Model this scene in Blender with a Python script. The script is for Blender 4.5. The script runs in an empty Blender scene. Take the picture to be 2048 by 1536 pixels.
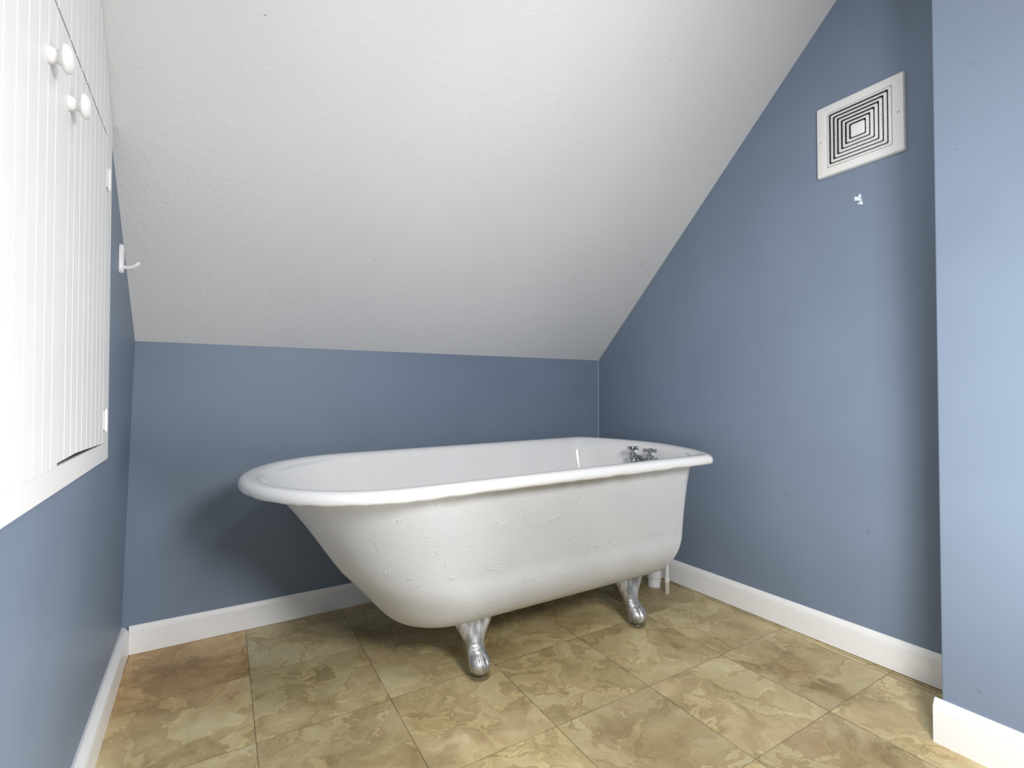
import bpy, bmesh, math, random
from mathutils import Vector, Matrix, noise as mnoise
from math import sin, cos, pi, sqrt, floor
random.seed(4)
scn = bpy.context.scene
COL = scn.collection

# ------------------------------------------------------------------ camera
H = 0.80
FPX = 1030.0
yaw = math.atan(612 / FPX)
pit = math.atan(19 / FPX)
fwd = Vector((sin(yaw) * cos(pit), cos(yaw) * cos(pit), sin(pit)))
rgt = Vector((cos(yaw), -sin(yaw), 0))
upv = rgt.cross(fwd)
cd = bpy.data.cameras.new('camera')
cd.sensor_fit = 'HORIZONTAL'
cd.sensor_width = 36
cd.lens = 36 * FPX / 2048
cd.clip_start = 0.01
cam = bpy.data.objects.new('camera', cd)
COL.objects.link(cam)
M = Matrix((rgt, upv, -fwd)).transposed().to_4x4()
M.translation = (0, 0, H)
cam.matrix_world = M
scn.camera = cam

# ------------------------------------------------------------------ world, lights, exposure
w = bpy.data.worlds.new('world')
scn.world = w
w.use_nodes = True
w.node_tree.nodes['Background'].inputs[0].default_value = (1, 1, 1, 1)
w.node_tree.nodes['Background'].inputs[1].default_value = 0.0


def area(name, loc, target, size, power, col=(1, 1, 1), shape='DISK', size_y=None):
    l = bpy.data.lights.new(name, 'AREA')
    l.shape = shape
    l.size = size
    if size_y:
        l.size_y = size_y
    l.energy = power
    l.color = col
    o = bpy.data.objects.new(name, l)
    COL.objects.link(o)
    o.location = loc
    o.rotation_euler = (Vector(target) - Vector(loc)).to_track_quat('-Z', 'Y').to_euler()
    return o


area('ceiling_lamp', (0.72, 0.33, 2.05), (0.78, 0.75, 0.0), 0.28, 5.5, (1.0, 0.995, 0.985))
area('front_light', (0.60, -0.15, 1.2), (0.70, 1.7, 0.7), 0.4, 18.5)
l1 = area('side_fill_left', (0.10, -0.30, 0.62), (1.46, 0.26, 0.58), 0.45, 5.0)  # added fill without a real source, brightens the projecting wall
l1.data.spread = 1.25
l2 = area('side_fill_right', (1.25, -0.25, 0.40), (-0.2, 0.75, 0.25), 0.4, 5.2)  # added fill from the right, lifts the left wall and cabinet
l2.data.spread = 1.25
vs = scn.view_settings
vs.view_transform = 'Standard'
vs.look = 'None'
vs.gamma = 1
vs.use_curve_mapping = False
vs.exposure = 0.0


# ------------------------------------------------------------------ material helpers
class NT:
    def __init__(s, name):
        s.m = bpy.data.materials.new(name)
        s.m.use_nodes = True
        s.t = s.m.node_tree
        s.b = s.t.nodes['Principled BSDF']
        s.tc = s.t.nodes.new('ShaderNodeTexCoord').outputs['Object']

    def n(s, typ, **kw):
        x = s.t.nodes.new(typ)
        for k, v in kw.items():
            setattr(x, k, v)
        return x

    def put(s, sock, v):
        if isinstance(v, (int, float, tuple, list)):
            sock.default_value = v
        else:
            s.t.links.new(v, sock)

    def math(s, op, a, b=0.0, c=0.0, clamp=False):
        x = s.n('ShaderNodeMath', operation=op, use_clamp=clamp)
        for i, v in enumerate((a, b, c)):
            s.put(x.inputs[i], v)
        return x.outputs[0]

    def sep(s, v):
        x = s.n('ShaderNodeSeparateXYZ')
        s.put(x.inputs[0], v)
        return x.outputs

    def comb(s, a, b, c=0.0):
        x = s.n('ShaderNodeCombineXYZ')
        for i, v in enumerate((a, b, c)):
            s.put(x.inputs[i], v)
        return x.outputs[0]

    def vadd(s, a, b):
        x = s.n('ShaderNodeVectorMath', operation='ADD')
        s.put(x.inputs[0], a)
        s.put(x.inputs[1], b)
        return x.outputs[0]

    def vmul(s, a, b):
        x = s.n('ShaderNodeVectorMath', operation='MULTIPLY')
        s.put(x.inputs[0], a)
        s.put(x.inputs[1], b)
        return x.outputs[0]

    def dist(s, a, b):
        x = s.n('ShaderNodeVectorMath', operation='DISTANCE')
        s.put(x.inputs[0], a)
        s.put(x.inputs[1], b)
        return x.outputs['Value']

    def noise(s, vec, scale, detail=3, rough=0.55, distort=0.0, color=False):
        x = s.n('ShaderNodeTexNoise')
        s.put(x.inputs['Vector'], vec)
        s.put(x.inputs['Scale'], scale)
        s.put(x.inputs['Detail'], detail)
        s.put(x.inputs['Roughness'], rough)
        s.put(x.inputs['Distortion'], distort)
        return x.outputs['Color' if color else 'Fac']

    def ramp(s, fac, stops, interp='LINEAR'):
        x = s.n('ShaderNodeValToRGB')
        cr = x.color_ramp
        cr.interpolation = interp
        while len(cr.elements) < len(stops):
            cr.elements.new(0.5)
        for e, (p, c) in zip(cr.elements, stops):
            e.position = p
            e.color = c if len(c) == 4 else (*c, 1)
        s.put(x.inputs[0], fac)
        return x.outputs[0]

    def mix(s, fac, a, b, mode='MIX'):
        x = s.n('ShaderNodeMix', data_type='RGBA', blend_type=mode)
        s.put(x.inputs[0], fac)
        s.put(x.inputs[6], a if not isinstance(a, tuple) or len(a) == 4 else (*a, 1))
        s.put(x.inputs[7], b if not isinstance(b, tuple) or len(b) == 4 else (*b, 1))
        return x.outputs[2]

    def step(s, v, lo, hi):
        x = s.n('ShaderNodeMapRange', interpolation_type='SMOOTHSTEP')
        s.put(x.inputs[0], v)
        x.inputs[1].default_value = lo
        x.inputs[2].default_value = hi
        return x.outputs[0]

    def bump(s, h, strength, dist):
        x = s.n('ShaderNodeBump')
        x.inputs['Strength'].default_value = strength
        x.inputs['Distance'].default_value = dist
        s.put(x.inputs['Height'], h)
        s.t.links.new(x.outputs[0], s.b.inputs['Normal'])

    def set(s, **kw):
        nm = dict(color='Base Color', rough='Roughness', metal='Metallic', spec='Specular IOR Level', trans='Transmission Weight', ior='IOR', coat='Coat Weight')
        for k, v in kw.items():
            if isinstance(v, tuple) and len(v) == 3:
                v = (*v, 1)
            s.put(s.b.inputs[nm[k]], v)
        return s.m


BLUE = (0.182, 0.231, 0.308)


def mat_wall(name, spots=(), chips=(), edge=None):
    """blue satin paint; spots / chips = (x, y, z, radius) of stains and of chipped paint"""
    k = NT(name)
    v = k.tc
    big = k.noise(v, 2.3, 3)
    c = k.mix(k.step(big, 0.3, 0.7), tuple(b * 0.955 for b in BLUE), tuple(b * 1.045 for b in BLUE))
    fine = k.noise(v, 55, 3)
    c = k.mix(k.math('MULTIPLY', k.step(fine, 0.70, 0.80), 0.25), c, tuple(b * 1.35 for b in BLUE))
    wob = k.vadd(v, k.vmul(k.vadd(k.noise(v, 60, 2, color=True), (-0.5, -0.5, -0.5)), (0.03, 0.03, 0.03)))
    for (x, y, z, r) in spots:
        d = k.dist(wob, (x, y, z))
        c = k.mix(k.math('MULTIPLY', k.math('SUBTRACT', 1.0, k.step(d, r * 0.2, r)), 0.32), c, (0.09, 0.12, 0.17))
    wob2 = k.vadd(v, k.vmul(k.vadd(k.noise(v, 90, 2, color=True), (-0.5, -0.5, -0.5)), (0.035, 0.035, 0.035)))
    for (x, y, z, r) in chips:
        d = k.dist(wob2, (x, y, z))
        c = k.mix(k.math('SUBTRACT', 1.0, k.step(d, r * 0.75, r)), c, (0.78, 0.82, 0.86))
    if edge:
        px = k.sep(v)[0]
        c = k.mix(k.step(px, edge, edge + 0.0012), c, (0.52, 0.58, 0.66))
    k.set(color=c, rough=0.48, spec=0.35)
    k.bump(k.noise(v, 320, 3), 0.16, 0.0012)
    return k.m


def mat_white(name, col=(0.80, 0.80, 0.79), rough=0.38, dirt=0.0, bump=0.10, scale=90):
    k = NT(name)
    c = k.mix(k.step(k.noise(k.tc, 9, 4), 0.35, 0.75), tuple(x * 0.97 for x in col), col)
    if dirt:
        d = k.noise(k.tc, 70, 2)
        m = k.math('MULTIPLY', k.step(d, 0.735, 0.79), dirt)
        c = k.mix(m, c, (0.30, 0.28, 0.26))
    k.set(color=c, rough=rough, spec=0.4)
    k.bump(k.noise(k.tc, scale, 4), bump, 0.002)
    return k.m


def mat_ceiling():
    k = NT('ceiling_orange_peel')
    v = k.tc
    c = k.mix(k.step(k.noise(v, 1.6, 3), 0.3, 0.7), (0.69, 0.69, 0.695), (0.725, 0.725, 0.73))
    sp = k.step(k.noise(v, 38, 1), 0.815, 0.83)
    c = k.mix(k.math('MULTIPLY', sp, 0.7), c, (0.22, 0.2, 0.18))
    k.set(color=c, rough=0.75, spec=0.2)
    pe = k.step(k.noise(v, 85, 2, 0.5), 0.50, 0.68)
    patch = k.step(k.noise(v, 2.2, 2), 0.35, 0.65)
    x = k.sep(v)[0]
    left = k.math('SUBTRACT', 1.15, k.math('MULTIPLY', x, 0.62), clamp=True)
    h = k.math('MULTIPLY', pe, k.math('MULTIPLY', k.math('ADD', patch, 0.35), left))
    h = k.math('ADD', h, k.math('MULTIPLY', k.noise(v, 18, 3), 0.5))
    k.bump(h, 0.20, 0.002)
    return k.m


def mat_floor():
    k = NT('slate_look_vinyl_tile')
    v = k.tc
    x, y, z = k.sep(v)
    u = k.math('DIVIDE', k.math('SUBTRACT', x, k.math('MULTIPLY_ADD', y, 0.025, 0.0735)), 0.3165)
    t = k.math('DIVIDE', k.math('SUBTRACT', y, k.math('MULTIPLY_ADD', x, 0.03, 0.678)), 0.322)
    iu = k.math('FLOOR', u)
    it = k.math('FLOOR', t)
    wn = k.n('ShaderNodeTexWhiteNoise', noise_dimensions='2D')
    k.put(wn.inputs['Vector'], k.comb(iu, it))
    rnd, rcol = wn.outputs['Value'], wn.outputs['Color']
    # every tile samples its own piece of the stone print
    off = k.vmul(rcol, (9.0, 9.0, 9.0))
    p = k.vadd(k.comb(x, k.math('MULTIPLY', y, 1.0), 0.0), off)
    warp = k.vmul(k.vadd(k.noise(p, 9, 5, 0.6, color=True), (-0.5, -0.5, -0.5)), (0.16, 0.16, 0.0))
    pw = k.vadd(p, warp)
    n1 = k.noise(pw, 4.2, 9, 0.66, 0.6)
    base = k.ramp(n1, [(0.30, (0.34, 0.256, 0.120)), (0.43, (0.49, 0.395, 0.210)), (0.55, (0.60, 0.505, 0.292)), (0.70, (0.72, 0.630, 0.405))])
    # ledges of the cleft stone: soft edge on one side, sharp on the other
    n2 = k.noise(k.vadd(pw, (3.1, 1.7, 0)), 5.0, 8, 0.62, 1.0)
    led = k.ramp(n2, [(0.0, (0.5, 0.5, 0.5)), (0.44, (0.5, 0.5, 0.5)), (0.475, (0.66, 0.62, 0.55)), (0.48, (0.33, 0.32, 0.30)), (0.60, (0.52, 0.50, 0.48)), (0.605, (0.40, 0.39, 0.37)), (0.8, (0.5, 0.5, 0.5))])
    c = k.mix(0.75, base, led, 'OVERLAY')
    # streaky grain
    gr = k.noise(k.vmul(p, (26, 90, 1)), 1.0, 4, 0.6)
    c = k.mix(k.math('MULTIPLY', k.step(gr, 0.5, 0.8), 0.28), c, (0.58, 0.49, 0.30))
    # pinkish / greenish patches
    hue = k.noise(p, 4.0, 2)
    c = k.mix(k.math('MULTIPLY', k.step(hue, 0.56, 0.72), 0.35), c, (0.40, 0.24, 0.115))
    # tile to tile tone
    c = k.mix(1.0, c, k.ramp(rnd, [(0, (0.86, 0.86, 0.86)), (1, (1.07, 1.06, 1.03))]), 'MULTIPLY')
    brown = k.math('MULTIPLY', k.math('LESS_THAN', u, 0.0), k.step(y, 1.42, 1.75))
    c = k.mix(k.math('MULTIPLY', brown, 0.85), c, k.mix(1.0, c, (1.0, 0.78, 0.62, 1), 'MULTIPLY'))
    # seams
    fu = k.math('ABSOLUTE', k.math('SUBTRACT', k.math('FRACT', k.math('ADD', u, 0.5)), 0.5))
    ft = k.math('ABSOLUTE', k.math('SUBTRACT', k.math('FRACT', k.math('ADD', t, 0.5)), 0.5))
    wob = k.math('MULTIPLY', k.noise(v, 7, 2), 0.0052)
    su = k.math('LESS_THAN', fu, wob)
    st = k.math('LESS_THAN', ft, k.math('MULTIPLY', wob, 0.75))
    seam = k.math('MAXIMUM', su, st)
    gap = k.math('MULTIPLY', k.math('LESS_THAN', k.math('ABSOLUTE', k.math('SUBTRACT', x, 1.696)), 0.0016), k.step(k.noise(k.vmul(v, (0, 1, 0)), 6, 2), 0.35, 0.45))
    seam = k.math('MAXIMUM', seam, gap)
    c = k.mix(k.math('MULTIPLY', seam, 0.85), c, (0.055, 0.042, 0.022))
    c = k.mix(k.math('MULTIPLY', gap, 0.8), c, (0.02, 0.015, 0.01))
    k.set(color=c, rough=k.math('MULTIPLY_ADD', n2, 0.25, 0.30), spec=0.35)
    hgt = k.math('SUBTRACT', k.math('ADD', n1, k.math('MULTIPLY', n2, 0.7)), k.math('MULTIPLY', seam, 1.2))
    k.bump(hgt, 0.35, 0.0022)
    return k.m


def mat_shell():
    k = NT('brushed_white_tub_paint')
    v = k.tc
    c = k.mix(k.step(k.noise(v, 6, 3), 0.3, 0.7), (0.65, 0.665, 0.695), (0.69, 0.705, 0.735))
    vo = k.n('ShaderNodeTexVoronoi')
    k.put(vo.inputs['Vector'], v)
    vo.inputs['Scale'].default_value = 13
    dots = k.math('LESS_THAN', vo.outputs['Distance'], 0.022)
    c = k.mix(k.math('MULTIPLY', dots, 0.8), c, (0.10, 0.09, 0.09))
    k.set(color=c, rough=0.42, spec=0.4)
    st = k.noise(k.vmul(v, (14, 14, 34)), 1.0, 4, 0.6, 0.4)
    dr = k.step(k.noise(v, 24, 3, 0.6, 0.8), 0.62, 0.72)
    k.bump(k.math('ADD', k.math('MULTIPLY', st, 0.45), k.math('MULTIPLY', dr, 0.55)), 0.55, 0.004)
    return k.m


def mat_silver():
    k = NT('silver_painted_iron')
    v = k.tc
    c = k.mix(k.step(k.noise(k.vmul(v, (60, 60, 16)), 1.0, 4), 0.35, 0.7), (0.33, 0.335, 0.345), (0.74, 0.74, 0.75))
    k.set(color=c, rough=k.math('MULTIPLY_ADD', k.noise(v, 60, 3), 0.25, 0.30), metal=0.75)
    k.bump(k.noise(k.vmul(v, (120, 120, 30)), 1.0, 4), 0.35, 0.0015)
    return k.m


MWALL_R = mat_wall('blue_paint_right', spots=[(1.7194, 1.62, 0.84, 0.010), (1.7194, 1.30, 0.79, 0.008), (1.7194, 1.22, 0.86, 0.008), (1.7194, 1.04, 0.45, 0.010), (1.7194, 0.79, 0.38, 0.011), (1.7194, 1.20, 0.46, 0.008), (1.7194, 0.58, 0.17, 0.010)], chips=[(1.7194, 0.8085, 1.4000, 0.0125), (1.7194, 0.8000, 1.3900, 0.008)])
MWALL_B = mat_wall('blue_paint_back', edge=1.7158)
MWALL_L = mat_wall('blue_paint_left', spots=[(-0.2013, 1.435, 0.612, 0.007)])
MWALL_N = mat_wall('blue_paint_near', spots=[(1.46, 0.449, 1.535, 0.009), (1.46, 0.48, 1.35, 0.005), (1.46, 0.46, 0.15, 0.006)])
MTRIM = mat_white('gloss_white_trim', (0.85, 0.85, 0.85), 0.32, 0.25)
MCAB = mat_white('white_beadboard_paint', (0.81, 0.81, 0.81), 0.40, 0.10, 0.12, 40)
MPLAST = mat_white('white_plastic', (0.80, 0.795, 0.78), 0.35, 0.0, 0.04)
MHOOK = mat_white('hook_plastic', (0.80, 0.78, 0.80), 0.30, 0.0, 0.02)
MKNOB = mat_white('white_porcelain_knob', (0.84, 0.84, 0.84), 0.12, 0.0, 0.0)
MPORC = mat_white('white_porcelain_enamel', (0.80, 0.80, 0.80), 0.10, 0.0, 0.015, 12)
MPVC = mat_white('white_pvc', (0.76, 0.76, 0.77), 0.35, 0.1)
MCREAM = mat_white('cream_pipe', (0.62, 0.58, 0.46), 0.4, 0.2)
MCEIL = mat_ceiling()
MFLOOR = mat_floor()
MSHELL = mat_shell()
MSILV = mat_silver()
k = NT('chrome')
MCHROME = k.set(color=(0.50, 0.50, 0.51), rough=0.08, metal=1.0)
k = NT('recess_shade')
MDARK = k.set(color=k.mix(k.noise(k.tc, 60, 3), (0.03, 0.03, 0.032), (0.09, 0.09, 0.09)), rough=0.8)  # near-black colour holds the shade of the recesses
k = NT('louver_plastic')
MLOUV = k.set(color=k.mix(k.step(k.noise(k.tc, 130, 3), 0.52, 0.72), (0.74, 0.73, 0.72), (0.60, 0.58, 0.56)), rough=0.4)
k = NT('clear_glass')
lw = k.n('ShaderNodeLayerWeight')
fr_ = k.math('MULTIPLY_ADD', k.math('POWER', lw.outputs['Facing'], 2.5), 0.55, 0.08)
tr = k.n('ShaderNodeBsdfTransparent')
tr.inputs[0].default_value = (0.985, 0.99, 0.96, 1)
gl_ = k.n('ShaderNodeBsdfGlossy')
gl_.inputs['Roughness'].default_value = 0.04
mx = k.n('ShaderNodeMixShader')
k.put(mx.inputs[0], fr_)
k.t.links.new(tr.outputs[0], mx.inputs[1])
k.t.links.new(gl_.outputs[0], mx.inputs[2])
k.t.links.new(mx.outputs[0], k.t.nodes['Material Output'].inputs[0])
k.t.nodes.remove(k.b)
MGLASS = k.m
k = NT('steel_screw')
MSCREW = k.set(color=k.mix(k.noise(k.tc, 200, 2), (0.5, 0.5, 0.5), (0.66, 0.66, 0.65)), rough=0.35, metal=0.4)


# ------------------------------------------------------------------ mesh helpers
def V(*a):
    return Vector(a)


def obj(name, bm, mat, parent=None, smooth=None, bevel=0.0):
    """links bm (world coordinates) as one mesh object, origin at the root's place"""
    root = parent
    while root is not None and root.parent is not None:
        root = root.parent
    org = root.location.copy() if root is not None else Vector((0, 0, 0))
    bmesh.ops.remove_doubles(bm, verts=bm.verts, dist=1e-6)
    if bevel:
        es = [e for e in bm.edges if e.is_manifold and e.calc_face_angle(0) > 0.6]
        bmesh.ops.bevel(bm, geom=es, offset=bevel, segments=2, affect='EDGES', profile=0.5)
    bmesh.ops.recalc_face_normals(bm, faces=bm.faces)
    me = bpy.data.meshes.new(name)
    bm.to_mesh(me)
    bm.free()
    if root is not None:
        me.transform(Matrix.Translation(-org))
    me.materials.append(mat)
    o = bpy.data.objects.new(name, me)
    COL.objects.link(o)
    if parent is not None:
        o.parent = parent
    if smooth is not None:
        me.polygons.foreach_set('use_smooth', [True] * len(me.polygons))
        if smooth < 180:
            me.set_sharp_from_angle(angle=math.radians(smooth))
    return o


def thing(name, label, cat, loc=(0, 0, 0), group=None):
    o = bpy.data.objects.new(name, None)
    COL.objects.link(o)
    o.empty_display_size = 0.05
    o.location = loc
    return tag(o, label, cat, group)


def tag(o, label, cat, group=None):
    o['label'] = label
    o['category'] = cat
    if group:
        o['group'] = group
    return o


def struct(name, bm, mat, label, cat, smooth=None, bevel=0.0):
    o = obj(name, bm, mat, None, smooth, bevel)
    o['kind'] = 'structure'
    return tag(o, label, cat)


def add_hex(bm, p):
    """p = 8 corners: bottom loop 4, top loop 4"""
    vs_ = [bm.verts.new(q) for q in p]
    for f in ((3, 2, 1, 0), (4, 5, 6, 7), (0, 1, 5, 4), (1, 2, 6, 5), (2, 3, 7, 6), (3, 0, 4, 7)):
        bm.faces.new([vs_[i] for i in f])


def add_box(bm, x0, x1, y0, y1, z0, z1):
    add_hex(bm, [(x0, y0, z0), (x1, y0, z0), (x1, y1, z0), (x0, y1, z0), (x0, y0, z1), (x1, y0, z1), (x1, y1, z1), (x0, y1, z1)])


def add_poly(bm, pts):
    bm.faces.new([bm.verts.new(p) for p in pts])


def add_loft(bm, rings, cap0=False, cap1=False, closed=False):
    R = [[bm.verts.new(p) for p in r] for r in rings]
    n = len(R[0])
    last = len(R) if closed else len(R) - 1
    for i in range(last):
        a, b = R[i], R[(i + 1) % len(R)]
        for j in range(n):
            j2 = (j + 1) % n
            bm.faces.new((a[j], a[j2], b[j2], b[j]))
    if cap0:
        bm.faces.new(R[0])
    if cap1:
        bm.faces.new(R[-1])


def frame_of(d):
    d = d.normalized()
    a = Vector((0, 0, 1)) if abs(d.z) < 0.9 else Vector((1, 0, 0))
    e1 = d.cross(a).normalized()
    return d, e1, d.cross(e1)


def add_lathe(bm, org, axis, prof, n=32, cap0=True, cap1=True):
    d, e1, e2 = frame_of(Vector(axis))
    rings = [[Vector(org) + d * h + (e1 * cos(2 * pi * i / n) + e2 * sin(2 * pi * i / n)) * r for i in range(n)] for (r, h) in prof]
    add_loft(bm, rings, cap0, cap1)


def add_tube(bm, pts, rads, n=16):
    pts = [Vector(p) for p in pts]
    rings = []
    for i, p in enumerate(pts):
        d = (pts[min(i + 1, len(pts) - 1)] - pts[max(i - 1, 0)])
        d, e1, e2 = frame_of(d)
        if rings:
            # keep the frame steady
            q = rings[-1][0] - pts[i - 1]
            e1 = (q - d * q.dot(d)).normalized()
            e2 = d.cross(e1)
        r = rads[i] if isinstance(rads, (list, tuple)) else rads
        rings.append([p + (e1 * cos(2 * pi * j / n) + e2 * sin(2 * pi * j / n)) * r for j in range(n)])
    add_loft(bm, rings, True, True)


# ------------------------------------------------------------------ room geometry
XR = 1.7194            # right wall
XN = 1.46              # near wall that stands in front of the right wall
YN = 0.524             # its far end
YF = -1.55             # wall behind the camera
ZT = 2.40              # flat ceiling
KA = V(-0.1915, 1.976, 0.9635)   # knee wall top, left
KB = V(1.7194, 2.0302, 0.9683)   # knee wall top, right
cn = (KB - KA).cross(V(1.7194, 0.9547, 1.9723) - KA).normalized()


def ceil_z(x, y):
    return KA.z - (cn.x * (x - KA.x) + cn.y * (y - KA.y)) / cn.z


def ceil_y(x, z):
    return KA.y - (cn.x * (x - KA.x) + cn.z * (z - KA.z)) / cn.y


def wall_x(z):
    return -0.2176 + 0.0271 * z if z <= 0.9635 else -0.1915 - 0.0119 * (z - 0.9635)


def knee_y(x):
    return 1.976 + 0.02836 * (x + 0.1915)


# floor
bm = bmesh.new()
add_box(bm, -0.25, XR + 0.05, YF - 0.05, 2.08, -0.05, 0.0)
struct('floor', bm, MFLOOR, 'tan slate-look square tile floor with thin dark seams', 'floor')
# knee wall
bm = bmesh.new()
add_poly(bm, [(wall_x(0), knee_y(wall_x(0)), 0), (XR, knee_y(XR), 0), KB, KA])
struct('wall_back', bm, MWALL_B, 'low blue knee wall behind the bathtub under the sloped ceiling', 'wall')
# left wall
zl_ = ZT
bm = bmesh.new()
yt = ceil_y(wall_x(ZT), ZT)
a0 = bm.verts.new((wall_x(0), YF, 0))
a1 = bm.verts.new((wall_x(0), knee_y(wall_x(0)), 0))
a2 = bm.verts.new(KA)
a3 = bm.verts.new((KA.x, YF, KA.z))
a4 = bm.verts.new((wall_x(ZT), yt, ZT))
a5 = bm.verts.new((wall_x(ZT), YF, ZT))
bm.faces.new((a0, a1, a2, a3))
bm.faces.new((a3, a2, a4, a5))
struct('wall_left', bm, MWALL_L, 'blue left wall that holds the white cabinet and the hook', 'wall')
# right wall
bm = bmesh.new()
yr = ceil_y(XR, ZT)
add_poly(bm, [(XR, YF, 0), (XR, KB.y, 0), KB, (XR, yr, ZT), (XR, YF, ZT)])
struct('wall_right', bm, MWALL_R, 'blue right gable wall with the square vent and a paint chip', 'wall')
# near wall standing proud of the right wall
bm = bmesh.new()
zc = ceil_z(XN, YN)
add_hex(bm, [(XN, YF + 0.01, 0), (XR - 0.001, YF + 0.01, 0), (XR - 0.001, YN, 0), (XN, YN, 0), (XN, YF + 0.01, 2.34), (XR - 0.001, YF + 0.01, 2.34), (XR - 0.001, YN, 2.34 - 0.04), (XN, YN, 2.34 - 0.04)])
struct('wall_near', bm, MWALL_N, 'bright blue projecting wall at the right edge of the picture', 'wall', bevel=0.003)
# wall behind the camera
bm = bmesh.new()
add_poly(bm, [(wall_x(0), YF, 0), (XR, YF, 0), (XR, YF, ZT), (wall_x(ZT), YF, ZT), (KA.x, YF, KA.z)])
struct('wall_front', bm, mat_white('off_white_wall', (0.74, 0.73, 0.71), 0.6), 'plain off-white wall behind the camera', 'wall')
# ceiling: slope and flat part
bm = bmesh.new()
c1 = bm.verts.new(KA)
c2 = bm.verts.new(KB)
c3 = bm.verts.new((XR, yr, ZT))
c4 = bm.verts.new((wall_x(ZT), yt, ZT))
c5 = bm.verts.new((XR, YF, ZT))
c6 = bm.verts.new((wall_x(ZT), YF, ZT))
bm.faces.new((c1, c2, c3, c4))
bm.faces.new((c4, c3, c5, c6))
struct('ceiling', bm, MCEIL, 'white orange-peel textured sloped attic ceiling above the bathtub', 'ceiling')


# baseboards: profile (thickness, height) swept between two points
def baseboard(name, p0, p1, out, h, th, label, z0=0.0, wob=0.0):
    prof = [(0, z0), (th, z0), (th, z0 + h * 0.74), (th * 0.93, z0 + h * 0.745), (th * 0.93, z0 + h * 0.765), (th, z0 + h * 0.775), (th * 0.98, z0 + h * 0.83), (th * 0.72, z0 + h * 0.91), (th * 0.45, z0 + h * 0.975), (th * 0.30, z0 + h), (0, z0 + h)]
    p0, p1, out = Vector(p0), Vector(p1), Vector(out)
    N = 40
    rings = []
    for i in range(N + 1):
        t = i / N
        b = p0.lerp(p1, t)
        rings.append([b + out * (o + (wob * mnoise.noise(V(t * 9, zz * 20, 3.3)) if o > 0 else 0)) + V(0, 0, zz) for (o, zz) in prof])
    bm = bmesh.new()
    add_loft(bm, rings, True, True)
    return struct(name, bm, MTRIM, label, 'baseboard', smooth=30)


xl0 = wall_x(0.03)
baseboard('baseboard_back', (xl0 + 0.02, knee_y(xl0) - 0.0005, 0), (XR - 0.012, knee_y(XR) - 0.0005, 0), (0.028, -1, 0), 0.085, 0.010, 'white baseboard along the low knee wall behind the bathtub', 0.0, 0.0005)
baseboard('baseboard_left', (xl0 + 0.0005, YF + 0.02, 0), (xl0 + 0.0005, knee_y(xl0) - 0.003, 0), (1, 0, 0), 0.085, 0.0195, 'white baseboard along the blue left wall under the cabinet', 0.0, 0.0005)
baseboard('baseboard_right', (XR - 0.0005, YN + 0.002, 0), (XR - 0.0005, knee_y(XR) - 0.003, 0), (-1, 0, 0), 0.091, 0.0115, 'white baseboard along the blue right wall below the vent', 0.003, 0.0004)
baseboard('baseboard_near', (XN - 0.0005, YF + 0.02, 0), (XN - 0.0005, YN + 0.012, 0), (-1, 0, 0), 0.098, 0.0145, 'white baseboard on the projecting wall at the lower right', 0.0)

# ------------------------------------------------------------------ bathtub
T = dict(L=1.5206, WL=0.3886, WR=0.3782, a=0.3514, r=0.1518, n1=2.0086, n2=1.5916, zt=0.5800, zl=0.0287, x=0.07275, y=1.5195, th=-0.0084, tl=0.0143, rl=0.0118)
B = dict(o=0.0523, sL=0.2048, sR=0.0555, sW=0.0692, Rz=0.1669, eL=0.1709, eR=0.0877, eW=0.1525, zb=0.1241, ab=0.2493, rb=0.0525, pL=0.81, pR=0.741, kL=0.3883, kR=0.9214)
NARC, NSIDE = 40, 40


def tub_ring(xl, xr, WL, WR, a, r, n1, n2):
    L = xr - xl
    pts = []
    for i in range(NARC):
        ph = pi / 2 * i / (NARC - 1)
        pts.append((a - a * max(cos(ph), 0) ** (2 / n1), sin(ph) ** (2 / n1)))
    for i in range(1, NSIDE - 1):
        pts.append((a + (L - r - a) * i / (NSIDE - 1), 1.0))
    for i in range(NARC):
        ph = pi / 2 * i / (NARC - 1)
        pts.append((L - r + r * sin(ph) ** (2 / n2), max(cos(ph), 0) ** (2 / n2)))
    lo = [(u + xl, -v * (WL + (WR - WL) * u / L)) for u, v in pts]
    hi = [(u + xl, v * (WL + (WR - WL) * u / L)) for u, v in pts[::-1]]
    return lo[:-1] + hi[:-1]


def tub_place(x, y, z):
    z = z + T['tl'] * x + T['rl'] * y
    c, s = cos(T['th']), sin(T['th'])
    return V(T['x'] + c * x - s * y, T['y'] + s * x + c * y, z)


def place_ring(pts, z, dz=None):
    return [tub_place(x, y, z + (dz(x, y) if dz else 0)) for (x, y) in pts]


def rim_ring(off, z, dz=None):
    return place_ring(tub_ring(off, T['L'] - off, T['WL'] - off, T['WR'] - off, T['a'] - off, max(T['r'] - off * 0.8, 0.03), T['n1'], T['n2']), z, dz)


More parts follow.
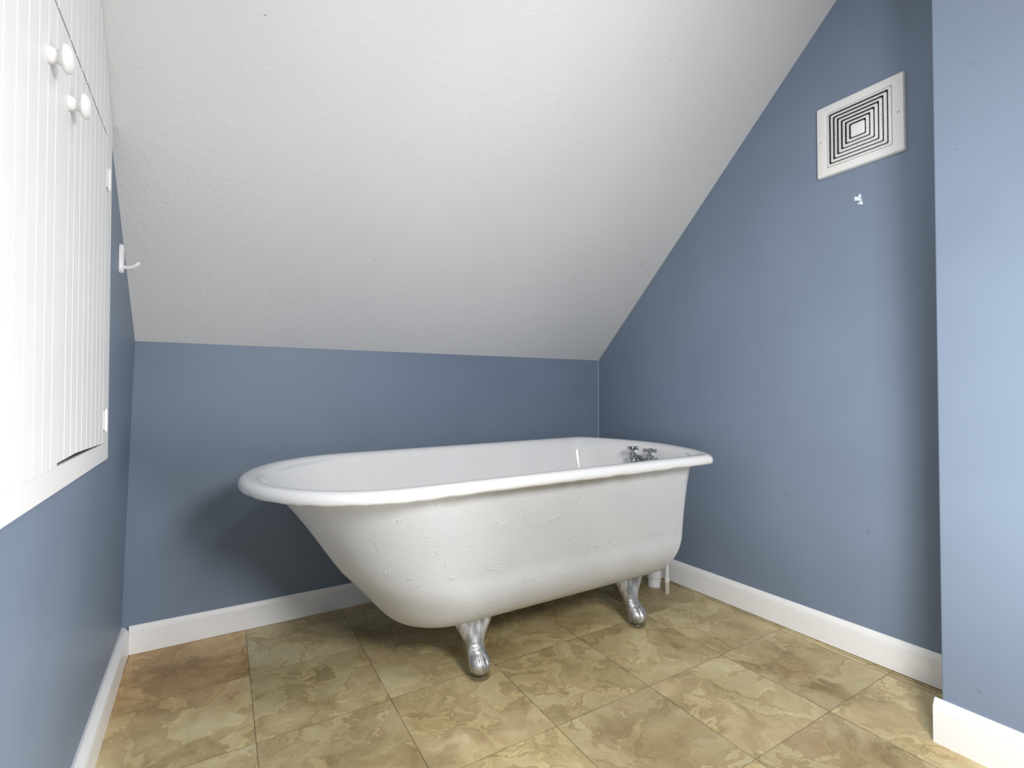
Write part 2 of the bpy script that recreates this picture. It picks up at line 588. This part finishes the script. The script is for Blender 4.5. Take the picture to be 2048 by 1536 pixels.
def body_rings(grow=0.0, ztop=None, zbot=None, nst=14, nrd=16):
    """rings of the tub body from top to bottom; grow > 0 shrinks it (for the inside)"""
    zt = ztop if ztop is not None else T['zt'] - T['zl'] * 0.6
    zb = zbot if zbot is not None else B['zb']
    ze = zb + B['Rz']
    spec = []
    for i in range(nst):
        t = i / (nst - 1)
        spec.append((zt + (ze - zt) * t, B['o'] + B['sL'] * t ** B['pL'], B['o'] + B['sR'] * t ** B['pR'], B['o'] + B['sW'] * t, t))
    for i in range(1, nrd):
        ph = pi / 2 * i / (nrd - 1)
        kk = max(1 - cos(ph), 0)
        spec.append((ze - B['Rz'] * sin(ph), B['o'] + B['sL'] + B['eL'] * kk ** B['kL'], B['o'] + B['sR'] + B['eR'] * kk ** B['kR'], B['o'] + B['sW'] + B['eW'] * kk, 1))
    # ease the turn from the sloping sides into the round bottom
    for _ in range(7):
        il_ = [q[1] for q in spec]
        ir_ = [q[2] for q in spec]
        for i in range(1, len(spec) - 1):
            spec[i] = (spec[i][0], 0.25 * il_[i - 1] + 0.5 * il_[i] + 0.25 * il_[i + 1], 0.25 * ir_[i - 1] + 0.5 * ir_[i] + 0.25 * ir_[i + 1], spec[i][3], spec[i][4])
    out = []
    for z, il, ir, iw, t in spec:
        il += grow
        ir += grow
        iw += grow
        WL, WR = T['WL'] - iw, T['WR'] - iw
        L = T['L'] - il - ir
        a = max(min(WL, T['a'] + (B['ab'] - T['a']) * t), 0.03)
        r = max(T['r'] + (B['rb'] - T['r']) * t, 0.03)
        out.append(place_ring(tub_ring(il, il + L, WL, WR, a, r, 2, 1.8), z))
    return out


tub = thing('bathtub', 'white clawfoot bathtub with rolled rim and silver feet', 'bathtub', (0.83, 1.515, 0))
# porcelain: rolled rim and inside
chip = lambda x, y: 0.0022 * mnoise.noise(V(x * 22, y * 22, 1.0)) + 0.0014 * mnoise.noise(V(x * 75, y * 75, 4.0))
zl = T['zl']
zt = T['zt']
bm = bmesh.new()
rings = [rim_ring(0.0535, zt - zl * 0.42), rim_ring(0.040, zt - zl * 0.42), rim_ring(0.013, zt - zl - 0.001, chip), rim_ring(0.004, zt - zl, chip), rim_ring(0.0, zt - zl * 0.80, chip)]
for off, dz in ((0.0006, -0.52), (0.003, -0.30), (0.008, -0.12), (0.016, -0.02), (0.026, 0.0), (0.036, -0.02), (0.046, -0.10), (0.055, -0.27)):
    rings.append(rim_ring(off, zt + dz * zl))
rings.append(rim_ring(0.063, zt - zl * 0.58))
inner = body_rings(0.019, zt - zl * 1.1, B['zb'] + 0.022)
# blend the first inner rings out of the rim
rings += inner
add_loft(bm, rings, False, True)
basin = obj('basin', bm, MPORC, tub, 180)
# painted outside
bm = bmesh.new()
outer = body_rings(0.0, zt - zl * 0.40)
add_loft(bm, outer, False, True)
shell = obj('outer_shell', bm, MSHELL, tub, 180)
shell['label'] = 'painted white outer side of the tub'


# silver claw feet
def foot_bm(x0, y0, s, drop=0.0):
    """ball over (x0, y0); s = -1 faces the room, +1 faces the knee wall"""
    prof = [  # z, shift towards the tub, half width, half depth, shape exponent
        (0.172, 0.040, 0.071, 0.013, 2.6), (0.158, 0.040, 0.066, 0.015, 2.6), (0.145, 0.039, 0.060, 0.017, 2.5), (0.132, 0.038, 0.0535, 0.018, 2.4),
        (0.120, 0.037, 0.0465, 0.019, 2.2), (0.108, 0.036, 0.0395, 0.020, 2.1), (0.097, 0.034, 0.0335, 0.021, 2.0),
        (0.087, 0.031, 0.0290, 0.0215, 2.0), (0.078, 0.027, 0.0265, 0.022, 2.0), (0.070, 0.021, 0.0265, 0.0235, 2.0), (0.062, 0.013, 0.0278, 0.0265, 2.0),
        (0.053, 0.005, 0.0298, 0.0290, 2.0), (0.044, -0.001, 0.0312, 0.0308, 2.0), (0.035, -0.003, 0.0310, 0.0308, 2.0),
        (0.027, -0.002, 0.0288, 0.0288, 2.0), (0.019, -0.001, 0.0248, 0.0248, 2.0), (0.012, 0.0, 0.0185, 0.0185, 2.0), (0.007, 0.0, 0.0115, 0.0115, 2.0), (0.0052, 0.0, 0.004, 0.004, 2.0)]
    # refine the profile
    fine = []
    for i in range(len(prof) - 1):
        for j in range(3):
            t = j / 3
            fine.append(tuple(prof[i][q] + (prof[i + 1][q] - prof[i][q]) * t for q in range(5)))
    fine.append(prof[-1])
    n = 56
    rings = []
    for z, sh, hw, hd, ex in fine:
        r = []
        for j in range(n):
            an = 2 * pi * j / n
            ca, sa = cos(an), sin(an)
            px = math.copysign(abs(ca) ** (2 / ex), ca) * hw
            py = math.copysign(abs(sa) ** (2 / ex), sa) * hd
            front = -sa          # 1 on the side away from the tub
            if front > 0 and 0.014 < z < 0.070:      # toes: grooves between three claws
                f = min(1, (z - 0.014) / 0.012) * min(1, (0.070 - z) / 0.012)
                g = 0.0
                for gx in (-0.0085, 0.0095):
                    g = max(g, math.exp(-((px - gx - (z - 0.045) * (0.12 if gx < 0 else -0.12)) / 0.0022) ** 2))
                px *= 1 - 0.06 * g * f
                py *= 1 - 0.22 * g * f
                py *= 1 + 0.08 * f * math.exp(-(px / 0.007) ** 2)
            if front > -0.2 and 0.060 < z < 0.088:   # wrinkles above the toes
                py *= 1 + 0.06 * sin((z - 0.060) / 0.028 * 6 * pi) * max(front, 0)
            if front > 0 and z > 0.095:              # hollow of the knee
                k2 = min(1, (z - 0.095) / 0.04)
                py *= 1 - 0.30 * k2 * math.exp(-(px / (hw * 0.55)) ** 2) * front
                py += -0.004 * k2 * math.exp(-((abs(px) - hw * 0.8) / (hw * 0.2)) ** 2) * front
            r.append(V(x0 + px * (-s), y0 - s * sh + py * (-s), z - drop * max(0.0, 1 - z / 0.12)))
        rings.append(r)
    bm = bmesh.new()
    add_loft(bm, rings, True, True)
    return bm


FEET = [(0.672, 1.312, -1, 0), (1.287, 1.322, -1, 0), (0.672, 1.722, 1, 0.0050), (1.287, 1.716, 1, 0.0050)]
for (x, y, s, d) in FEET:
    f = obj('claw_foot', foot_bm(x, y, s, d), MSILV, tub, 180)
    f['label'] = 'silver painted ball and claw foot'

# faucet on the drain end inside the tub
fx, fy, fz = 1.470, 1.482, 0.545
fd = bmesh.new()
add_tube(fd, [(fx, fy - 0.052, fz - 0.006), (fx, fy + 0.052, fz - 0.006)], 0.0115, 20)
for sy in (-0.046, 0.046):
    # shank to the tub wall, flange, bell shaped bonnet
    add_tube(fd, [(fx, fy + sy, fz - 0.006), (fx + 0.052, fy + sy, fz - 0.006)], 0.0125, 20)
    add_lathe(fd, (fx, fy + sy, fz - 0.022), (0, 0, 1), [(0.010, 0), (0.0155, 0.004), (0.0160, 0.012), (0.0150, 0.020), (0.0125, 0.027), (0.0115, 0.029), (0.0150, 0.031), (0.0165, 0.034), (0.0150, 0.037), (0.009, 0.040), (0.0065, 0.044), (0.005, 0.050)], 32)
add_tube(fd, [(fx, fy, fz - 0.004), (fx - 0.018, fy, fz + 0.002), (fx - 0.036, fy, fz - 0.004), (fx - 0.046, fy, fz - 0.022), (fx - 0.048, fy, fz - 0.046)], [0.013, 0.0135, 0.013, 0.0125, 0.0125], 24)
faucet = obj('faucet', fd, MCHROME, tub, 50)
faucet['label'] = 'chrome twin tap with two cross handles'
for sy, rot in ((-0.046, 0.62), (0.046, 0.12)):
    hb = bmesh.new()
    c0 = V(fx, fy + sy, fz + 0.036)
    add_lathe(hb, c0 + V(0, 0, -0.014), (0, 0, 1), [(0.005, 0), (0.0062, 0.004), (0.0085, 0.008), (0.0095, 0.012), (0.0095, 0.018), (0.0080, 0.0205), (0.004, 0.0215)], 24)
    for q in range(4):
        an = rot + q * pi / 2
        d = V(cos(an), sin(an), 0)
        e = V(-sin(an), cos(an), 0)
        rr = []
        for (l, hw, hh) in ((0.004, 0.0040, 0.0048), (0.012, 0.0040, 0.0050), (0.018, 0.0052, 0.0062), (0.0245, 0.0056, 0.0066), (0.0258, 0.0048, 0.0058)):
            rr.append([c0 + d * l + e * (hw * sx) + V(0, 0, hh * sz) for sx, sz in ((-1, -0.7), (-0.7, -1), (0.7, -1), (1, -0.7), (1, 0.7), (0.7, 1), (-0.7, 1), (-1, 0.7))])
        add_loft(hb, rr, True, True)
    obj('cross_handle', hb, MCHROME, faucet, 35)

# ------------------------------------------------------------------ glass coasters under the two front feet
for i, (x, y, s, d) in enumerate(FEET[:2]):
    bm = bmesh.new()
    add_lathe(bm, (x, y, 0.0003), (0, 0, 1), [(0.001, 0), (0.0285, 0), (0.0305, 0.002), (0.0310, 0.0115), (0.0300, 0.0130), (0.0285, 0.0125), (0.0275, 0.0060), (0.0250, 0.0042), (0.001, 0.0040)], 48)
    o = obj('glass_coaster', bm, MGLASS, None, 50)
    tag(o, ['round clear glass caster cup under the left front claw foot nearest the camera', 'round clear glass caster cup under the right front claw foot near the drain pipe'][i], 'coaster', 'glass caster cups under the tub feet')

# ------------------------------------------------------------------ plumbing behind the tub end
t = thing('drain_pipe', 'thick white plastic drain pipe with collar rising from floor behind the tub', 'pipe', (1.615, 1.556, 0))
bm = bmesh.new()
add_lathe(bm, (1.615, 1.556, 0.0002), (0, 0, 1), [(0.0275, 0), (0.0275, 0.034), (0.0262, 0.036), (0.0215, 0.0365)], 32)
obj('fitting', bm, MPVC, t, 40)
bm = bmesh.new()
add_lathe(bm, (1.615, 1.556, 0.0345), (0, 0, 1), [(0.020, 0.0), (0.0300, 0.0), (0.0325, 0.002), (0.0325, 0.028), (0.0305, 0.033), (0.0215, 0.036)], 32)
obj('collar', bm, MPVC, t, 40)
bm = bmesh.new()
add_tube(bm, [(1.615, 1.556, 0.060), (1.615, 1.556, 0.40), (1.613, 1.550, 0.44), (1.600, 1.535, 0.47), (1.575, 1.515, 0.485), (1.545, 1.500, 0.488)], 0.0185, 24)
obj('pipe', bm, MPVC, t, 50)
t = thing('supply_pipe', 'thin white and cream water supply pipe beside the thicker drain pipe', 'pipe', (1.594, 1.468, 0))
bm = bmesh.new()
add_tube(bm, [(1.594, 1.468, 0.0002), (1.594, 1.468, 0.048)], 0.0088, 20)
p_ = obj('lower_pipe', bm, MCREAM, t, 50)
p_['label'] = 'cream lower end of the pipe'
bm = bmesh.new()
add_lathe(bm, (1.594, 1.468, 0.046), (0, 0, 1), [(0.0075, 0), (0.0098, 0.001), (0.0098, 0.016), (0.0088, 0.018), (0.0075, 0.0182)], 24)
obj('coupling', bm, MPVC, t, 40)
bm = bmesh.new()
add_tube(bm, [(1.594, 1.468, 0.060), (1.594, 1.466, 0.46), (1.592, 1.460, 0.52), (1.582, 1.448, 0.536), (1.55, 1.438, 0.538)], 0.0078, 20)
obj('upper_pipe', bm, MPVC, t, 50)

# ------------------------------------------------------------------ wall cabinet on the left wall
CX = -0.1905           # front plane of the face frame
DX = -0.1890           # front plane of the doors
CY0, CY1 = 0.53, 1.480
DIV = 1.0035
YD0, YD1 = 0.607, 1.400
ZB0, ZB1 = 0.652, 0.691
ZC = 1.358
cab = thing('wall_cabinet', 'built-in white beadboard cabinet with two doors on the left wall', 'cabinet', (-0.19, 1.0, 0.65))
bm = bmesh.new()


def fbox(y0, y1, z0, z1):
    add_hex(bm, [(wall_x(z0) + 0.0008, y0, z0), (CX, y0, z0), (CX, y1, z0), (wall_x(z0) + 0.0008, y1, z0), (wall_x(z1) + 0.0008, y0, z1), (CX, y0, z1), (CX, y1, z1), (wall_x(z1) + 0.0008, y1, z1)])


fbox(CY0, CY1, ZB0, ZB1)
fbox(CY0, YD0, ZB1, 1.424)
fbox(YD1, CY1, ZB1, 1.424)
obj('face_frame', bm, MCAB, cab, bevel=0.0012)
bm = bmesh.new()
add_hex(bm, [(wall_x(ZB1) + 0.0006, YD0, ZB1 - 0.002), (wall_x(ZB1) + 0.0016, YD0, ZB1 - 0.002), (wall_x(ZB1) + 0.0016, YD1, ZB1 - 0.002), (wall_x(ZB1) + 0.0006, YD1, ZB1 - 0.002), (wall_x(1.40) + 0.0006, YD0, 1.40), (wall_x(1.40) + 0.0016, YD0, 1.40), (wall_x(1.40) + 0.0016, YD1, 1.40), (wall_x(1.40) + 0.0006, YD1, 1.40)])
obj('back_panel', bm, MDARK, cab)  # dark colour stands for the unlit inside behind the door gaps


def beadboard(y0, y1, zbot, ztop, grooves, xf):
    """boards with shallow V joints; zbot / ztop are functions of y"""
    ys = [(y0, 0.0)]
    for g in sorted(grooves):
        if y0 + 0.004 < g < y1 - 0.005:
            ys += [(g - 0.0008, 0.0), (g, -0.0019), (g + 0.0034, 0.0)]
    ys.append((y1, 0.0))
    # a few extra stations so sloped ends stay straight
    bm = bmesh.new()
    rings = []
    for y, d in ys:
        zb, zt_ = zbot(y), ztop(y)
        rings.append([V(xf + d, y, zb), V(xf + d, y, zt_), V(xf - 0.0035, y, zt_), V(xf - 0.0035, y, zb)])
    add_loft(bm, rings, True, True)
    return bm


gl = [0.9637 - 0.0446 * i for i in range(9)]
gr_ = [1.0440 + 0.0434 * i for i in range(9)]
rough_ = lambda y: 0.0016 * mnoise.noise(V(y * 30, 2.2, 0))
door_l = obj('door', beadboard(YD0 + 0.001, DIV - 0.0007, lambda y: ZB1 + 0.0008, lambda y: ZC - 0.002 + rough_(y), gl, DX), MCAB, cab)
door_l['label'] = 'left door of the cabinet, partly outside the picture'
door_r = obj('door', beadboard(DIV + 0.0007, YD1 - 0.001, lambda y: ZB1 + 0.0022 + 0.006 * max(0, 1 - abs((y - 1.13) / 0.26)), lambda y: ZC - 0.002 + rough_(y + 5), gr_, DX), MCAB, cab)
door_r['label'] = 'right door of the cabinet with a gap below it'
# fixed beadboard panel above the doors, cut by the slope
bm = beadboard(YD0, YD1, lambda y: ZC + 0.0014 + rough_(y + 9), lambda y: min(2.0, ceil_z(DX, y) - 0.003), [g + 0.003 for g in gl + gr_], DX + 0.0006)
obj('upper_panel', bm, MCAB, cab)
bm = bmesh.new()
# sloped end board between the panel and the ceiling, above the stile
add_hex(bm, [(wall_x(1.424) + 0.0008, YD1, 1.424), (CX, YD1, 1.424), (CX, CY1 - 0.004, 1.424), (wall_x(1.424) + 0.0008, CY1 - 0.004, 1.424),
             (wall_x(1.5) + 0.0008, YD1, ceil_z(CX, YD1) - 0.003), (CX, YD1, ceil_z(CX, YD1) - 0.003), (CX, CY1 - 0.0035, ceil_z(CX, CY1) - 0.002), (wall_x(1.43) + 0.0008, CY1 - 0.0035, ceil_z(CX, CY1) - 0.002)])
obj('end_board', bm, MCAB, cab)


def knob(y, z, parent):
    bm = bmesh.new()
    add_lathe(bm, (DX - 0.0005, y, z), (1, 0, 0), [(0.004, 0), (0.0118, 0), (0.0121, 0.002), (0.0108, 0.0045), (0.0098, 0.0075), (0.0096, 0.0105), (0.0108, 0.0130), (0.0150, 0.0150), (0.0186, 0.0172), (0.0196, 0.0195), (0.0186, 0.0222), (0.0150, 0.0252), (0.0095, 0.0272), (0.004, 0.0279), (0.0005, 0.028)], 40)
    return obj('knob', bm, MKNOB, parent, 180)


knob(0.921, 1.263, door_l)
knob(1.043, 1.256, door_r)


def hinge(y, z):
    bm = bmesh.new()
    add_tube(bm, [(DX + 0.0026, y, z - 0.022), (DX + 0.0026, y, z + 0.022)], 0.0030, 12)
    for q in (-0.008, 0.008):
        add_tube(bm, [(DX + 0.0026, y, z + q - 0.0006), (DX + 0.0026, y, z + q + 0.0006)], 0.0034, 12)
    add_tube(bm, [(DX + 0.0026, y, z + 0.022), (DX + 0.0026, y, z + 0.0245)], 0.0022, 12)
    add_tube(bm, [(DX + 0.0026, y, z - 0.0245), (DX + 0.0026, y, z - 0.022)], 0.0022, 12)
    add_box(bm, CX - 0.0004, CX + 0.0016, y + 0.001, y + 0.022, z - 0.020, z + 0.020)
    add_box(bm, DX - 0.0004, DX + 0.0012, y - 0.014, y - 0.001, z - 0.020, z + 0.020)
    return obj('hinge', bm, MCAB, door_r, 40)


hinge(YD1 + 0.014, 1.268)
hinge(YD1 + 0.014, 0.742)

# ------------------------------------------------------------------ robe hook
hk = thing('robe_hook', 'small white plastic hook on the left wall below the slope', 'hook', (wall_x(1.14), 1.635, 1.14))
bm = bmesh.new()
hx = wall_x(1.14) + 0.0008
rings = []
for (o, ins) in ((0, 0), (0.006, 0), (0.0085, 0.002), (0.0095, 0.005)):
    r = []
    for j in range(40):
        an = 2 * pi * j / 40
        cy, cz = cos(an), sin(an)
        yy = math.copysign(abs(cy) ** 0.7, cy) * (0.0125 - ins)
        zz = math.copysign(abs(cz) ** 0.45, cz) * (0.0375 - ins)
        r.append(V(hx + o, 1.635 + yy, 1.144 + zz))
    rings.append(r)
add_loft(bm, rings, True, True)
obj('back_plate', bm, MHOOK, hk, 40)
bm = bmesh.new()
add_tube(bm, [(hx + 0.007, 1.635, 1.124), (hx + 0.014, 1.635, 1.1225), (hx + 0.021, 1.635, 1.1235), (hx + 0.028, 1.635, 1.1265), (hx + 0.034, 1.635, 1.131), (hx + 0.038, 1.635, 1.1355), (hx + 0.0405, 1.635, 1.1385), (hx + 0.0412, 1.635, 1.1395)], [0.0052, 0.0046, 0.0043, 0.0044, 0.0048, 0.0052, 0.0042, 0.0015], 18)
obj('prong', bm, MHOOK, hk, 60)

# ------------------------------------------------------------------ vent grille on the right wall
VY, VZ = 0.803, 1.6115
vent = thing('vent_grille', 'square white vent cover with concentric louvers on the right wall', 'vent', (XR, VY, VZ))


def rr(hy, hz, rad, x, n=6):
    pts = []
    for (sy, sz, a0_) in ((1, 1, 0), (-1, 1, pi / 2), (-1, -1, pi), (1, -1, 1.5 * pi)):
        for i in range(n + 1):
            an = a0_ + pi / 2 * i / n
            pts.append(V(x, VY + sy * (hy - rad) + rad * cos(an), VZ + sz * (hz - rad) + rad * sin(an)))
    return pts


bm = bmesh.new()
add_loft(bm, [rr(0.123, 0.1145, 0.005, XR - 0.0006), rr(0.123, 0.1145, 0.005, XR - 0.007), rr(0.1205, 0.112, 0.004, XR - 0.0115), rr(0.119, 0.1105, 0.004, XR - 0.0122), rr(0.0945, 0.0905, 0.004, XR - 0.0122), rr(0.0938, 0.0898, 0.004, XR - 0.0112), rr(0.0928, 0.0888, 0.004, XR - 0.0112), rr(0.0918, 0.0878, 0.004, XR - 0.010), rr(0.0918, 0.0878, 0.004, XR - 0.0006)], closed=True)
obj('frame', bm, MPLAST, vent, 30)
bm = bmesh.new()
add_loft(bm, [rr(0.0915, 0.0876, 0.004, XR - 0.0008), rr(0.0915, 0.0876, 0.004, XR - 0.0016)], True, True)
obj('duct_shade_plate', bm, MDARK, vent)  # dark plate in place of the shaded depth behind the louvers
PY, PZ = 0.01185, 0.01120
for i in range(6):
    hy, hz = 0.0905 - PY * i, 0.0866 - PZ * i
    bm = bmesh.new()
    wy = 0.0068
    add_loft(bm, [rr(hy, hz, 0.0042, XR - 0.0105), rr(hy - wy, hz - wy * 0.93, 0.0034, XR - 0.0128), rr(hy - wy - 0.0006, hz - wy * 0.93 - 0.0006, 0.0034, XR - 0.0118), rr(hy - wy + 0.0004, hz - wy * 0.93 + 0.0004, 0.0034, XR - 0.0108), rr(hy - 0.0012, hz - 0.0012, 0.004, XR - 0.0080), rr(hy, hz, 0.0042, XR - 0.0078)], closed=True)
    obj('louver', bm, MLOUV, vent, 30)
bm = bmesh.new()
hy, hz = 0.0905 - PY * 6, 0.0866 - PZ * 6
add_loft(bm, [rr(hy, hz, 0.004, XR - 0.0078), rr(hy, hz, 0.004, XR - 0.0110), rr(hy - 0.002, hz - 0.002, 0.003, XR - 0.0122)], True, True)
obj('center_plate', bm, MPLAST, vent, 30)
# cross ribs behind the louvers that carry them
bm = bmesh.new()
for sy in (-1, 1):
    add_box(bm, XR - 0.0084, XR - 0.0030, VY + sy * 0.012, VY + sy * 0.0905, VZ - 0.001, VZ + 0.001)
for sz in (-1, 1):
    add_box(bm, XR - 0.0084, XR - 0.0030, VY - 0.001, VY + 0.001, VZ + sz * 0.012, VZ + sz * 0.0870)
obj('rib', bm, MDARK, vent)
for sy in (-1, 1):
    bm = bmesh.new()
    add_lathe(bm, (XR - 0.0118, VY + sy * 0.1085, VZ), (-1, 0, 0), [(0.0036, 0), (0.0036, 0.0006), (0.0028, 0.0014), (0.001, 0.0018)], 20)
    add_box(bm, XR - 0.0140, XR - 0.0132, VY + sy * 0.1085 - 0.0024, VY + sy * 0.1085 + 0.0024, VZ - 0.0004, VZ + 0.0004)
    obj('screw', bm, MSCREW, vent, 40)
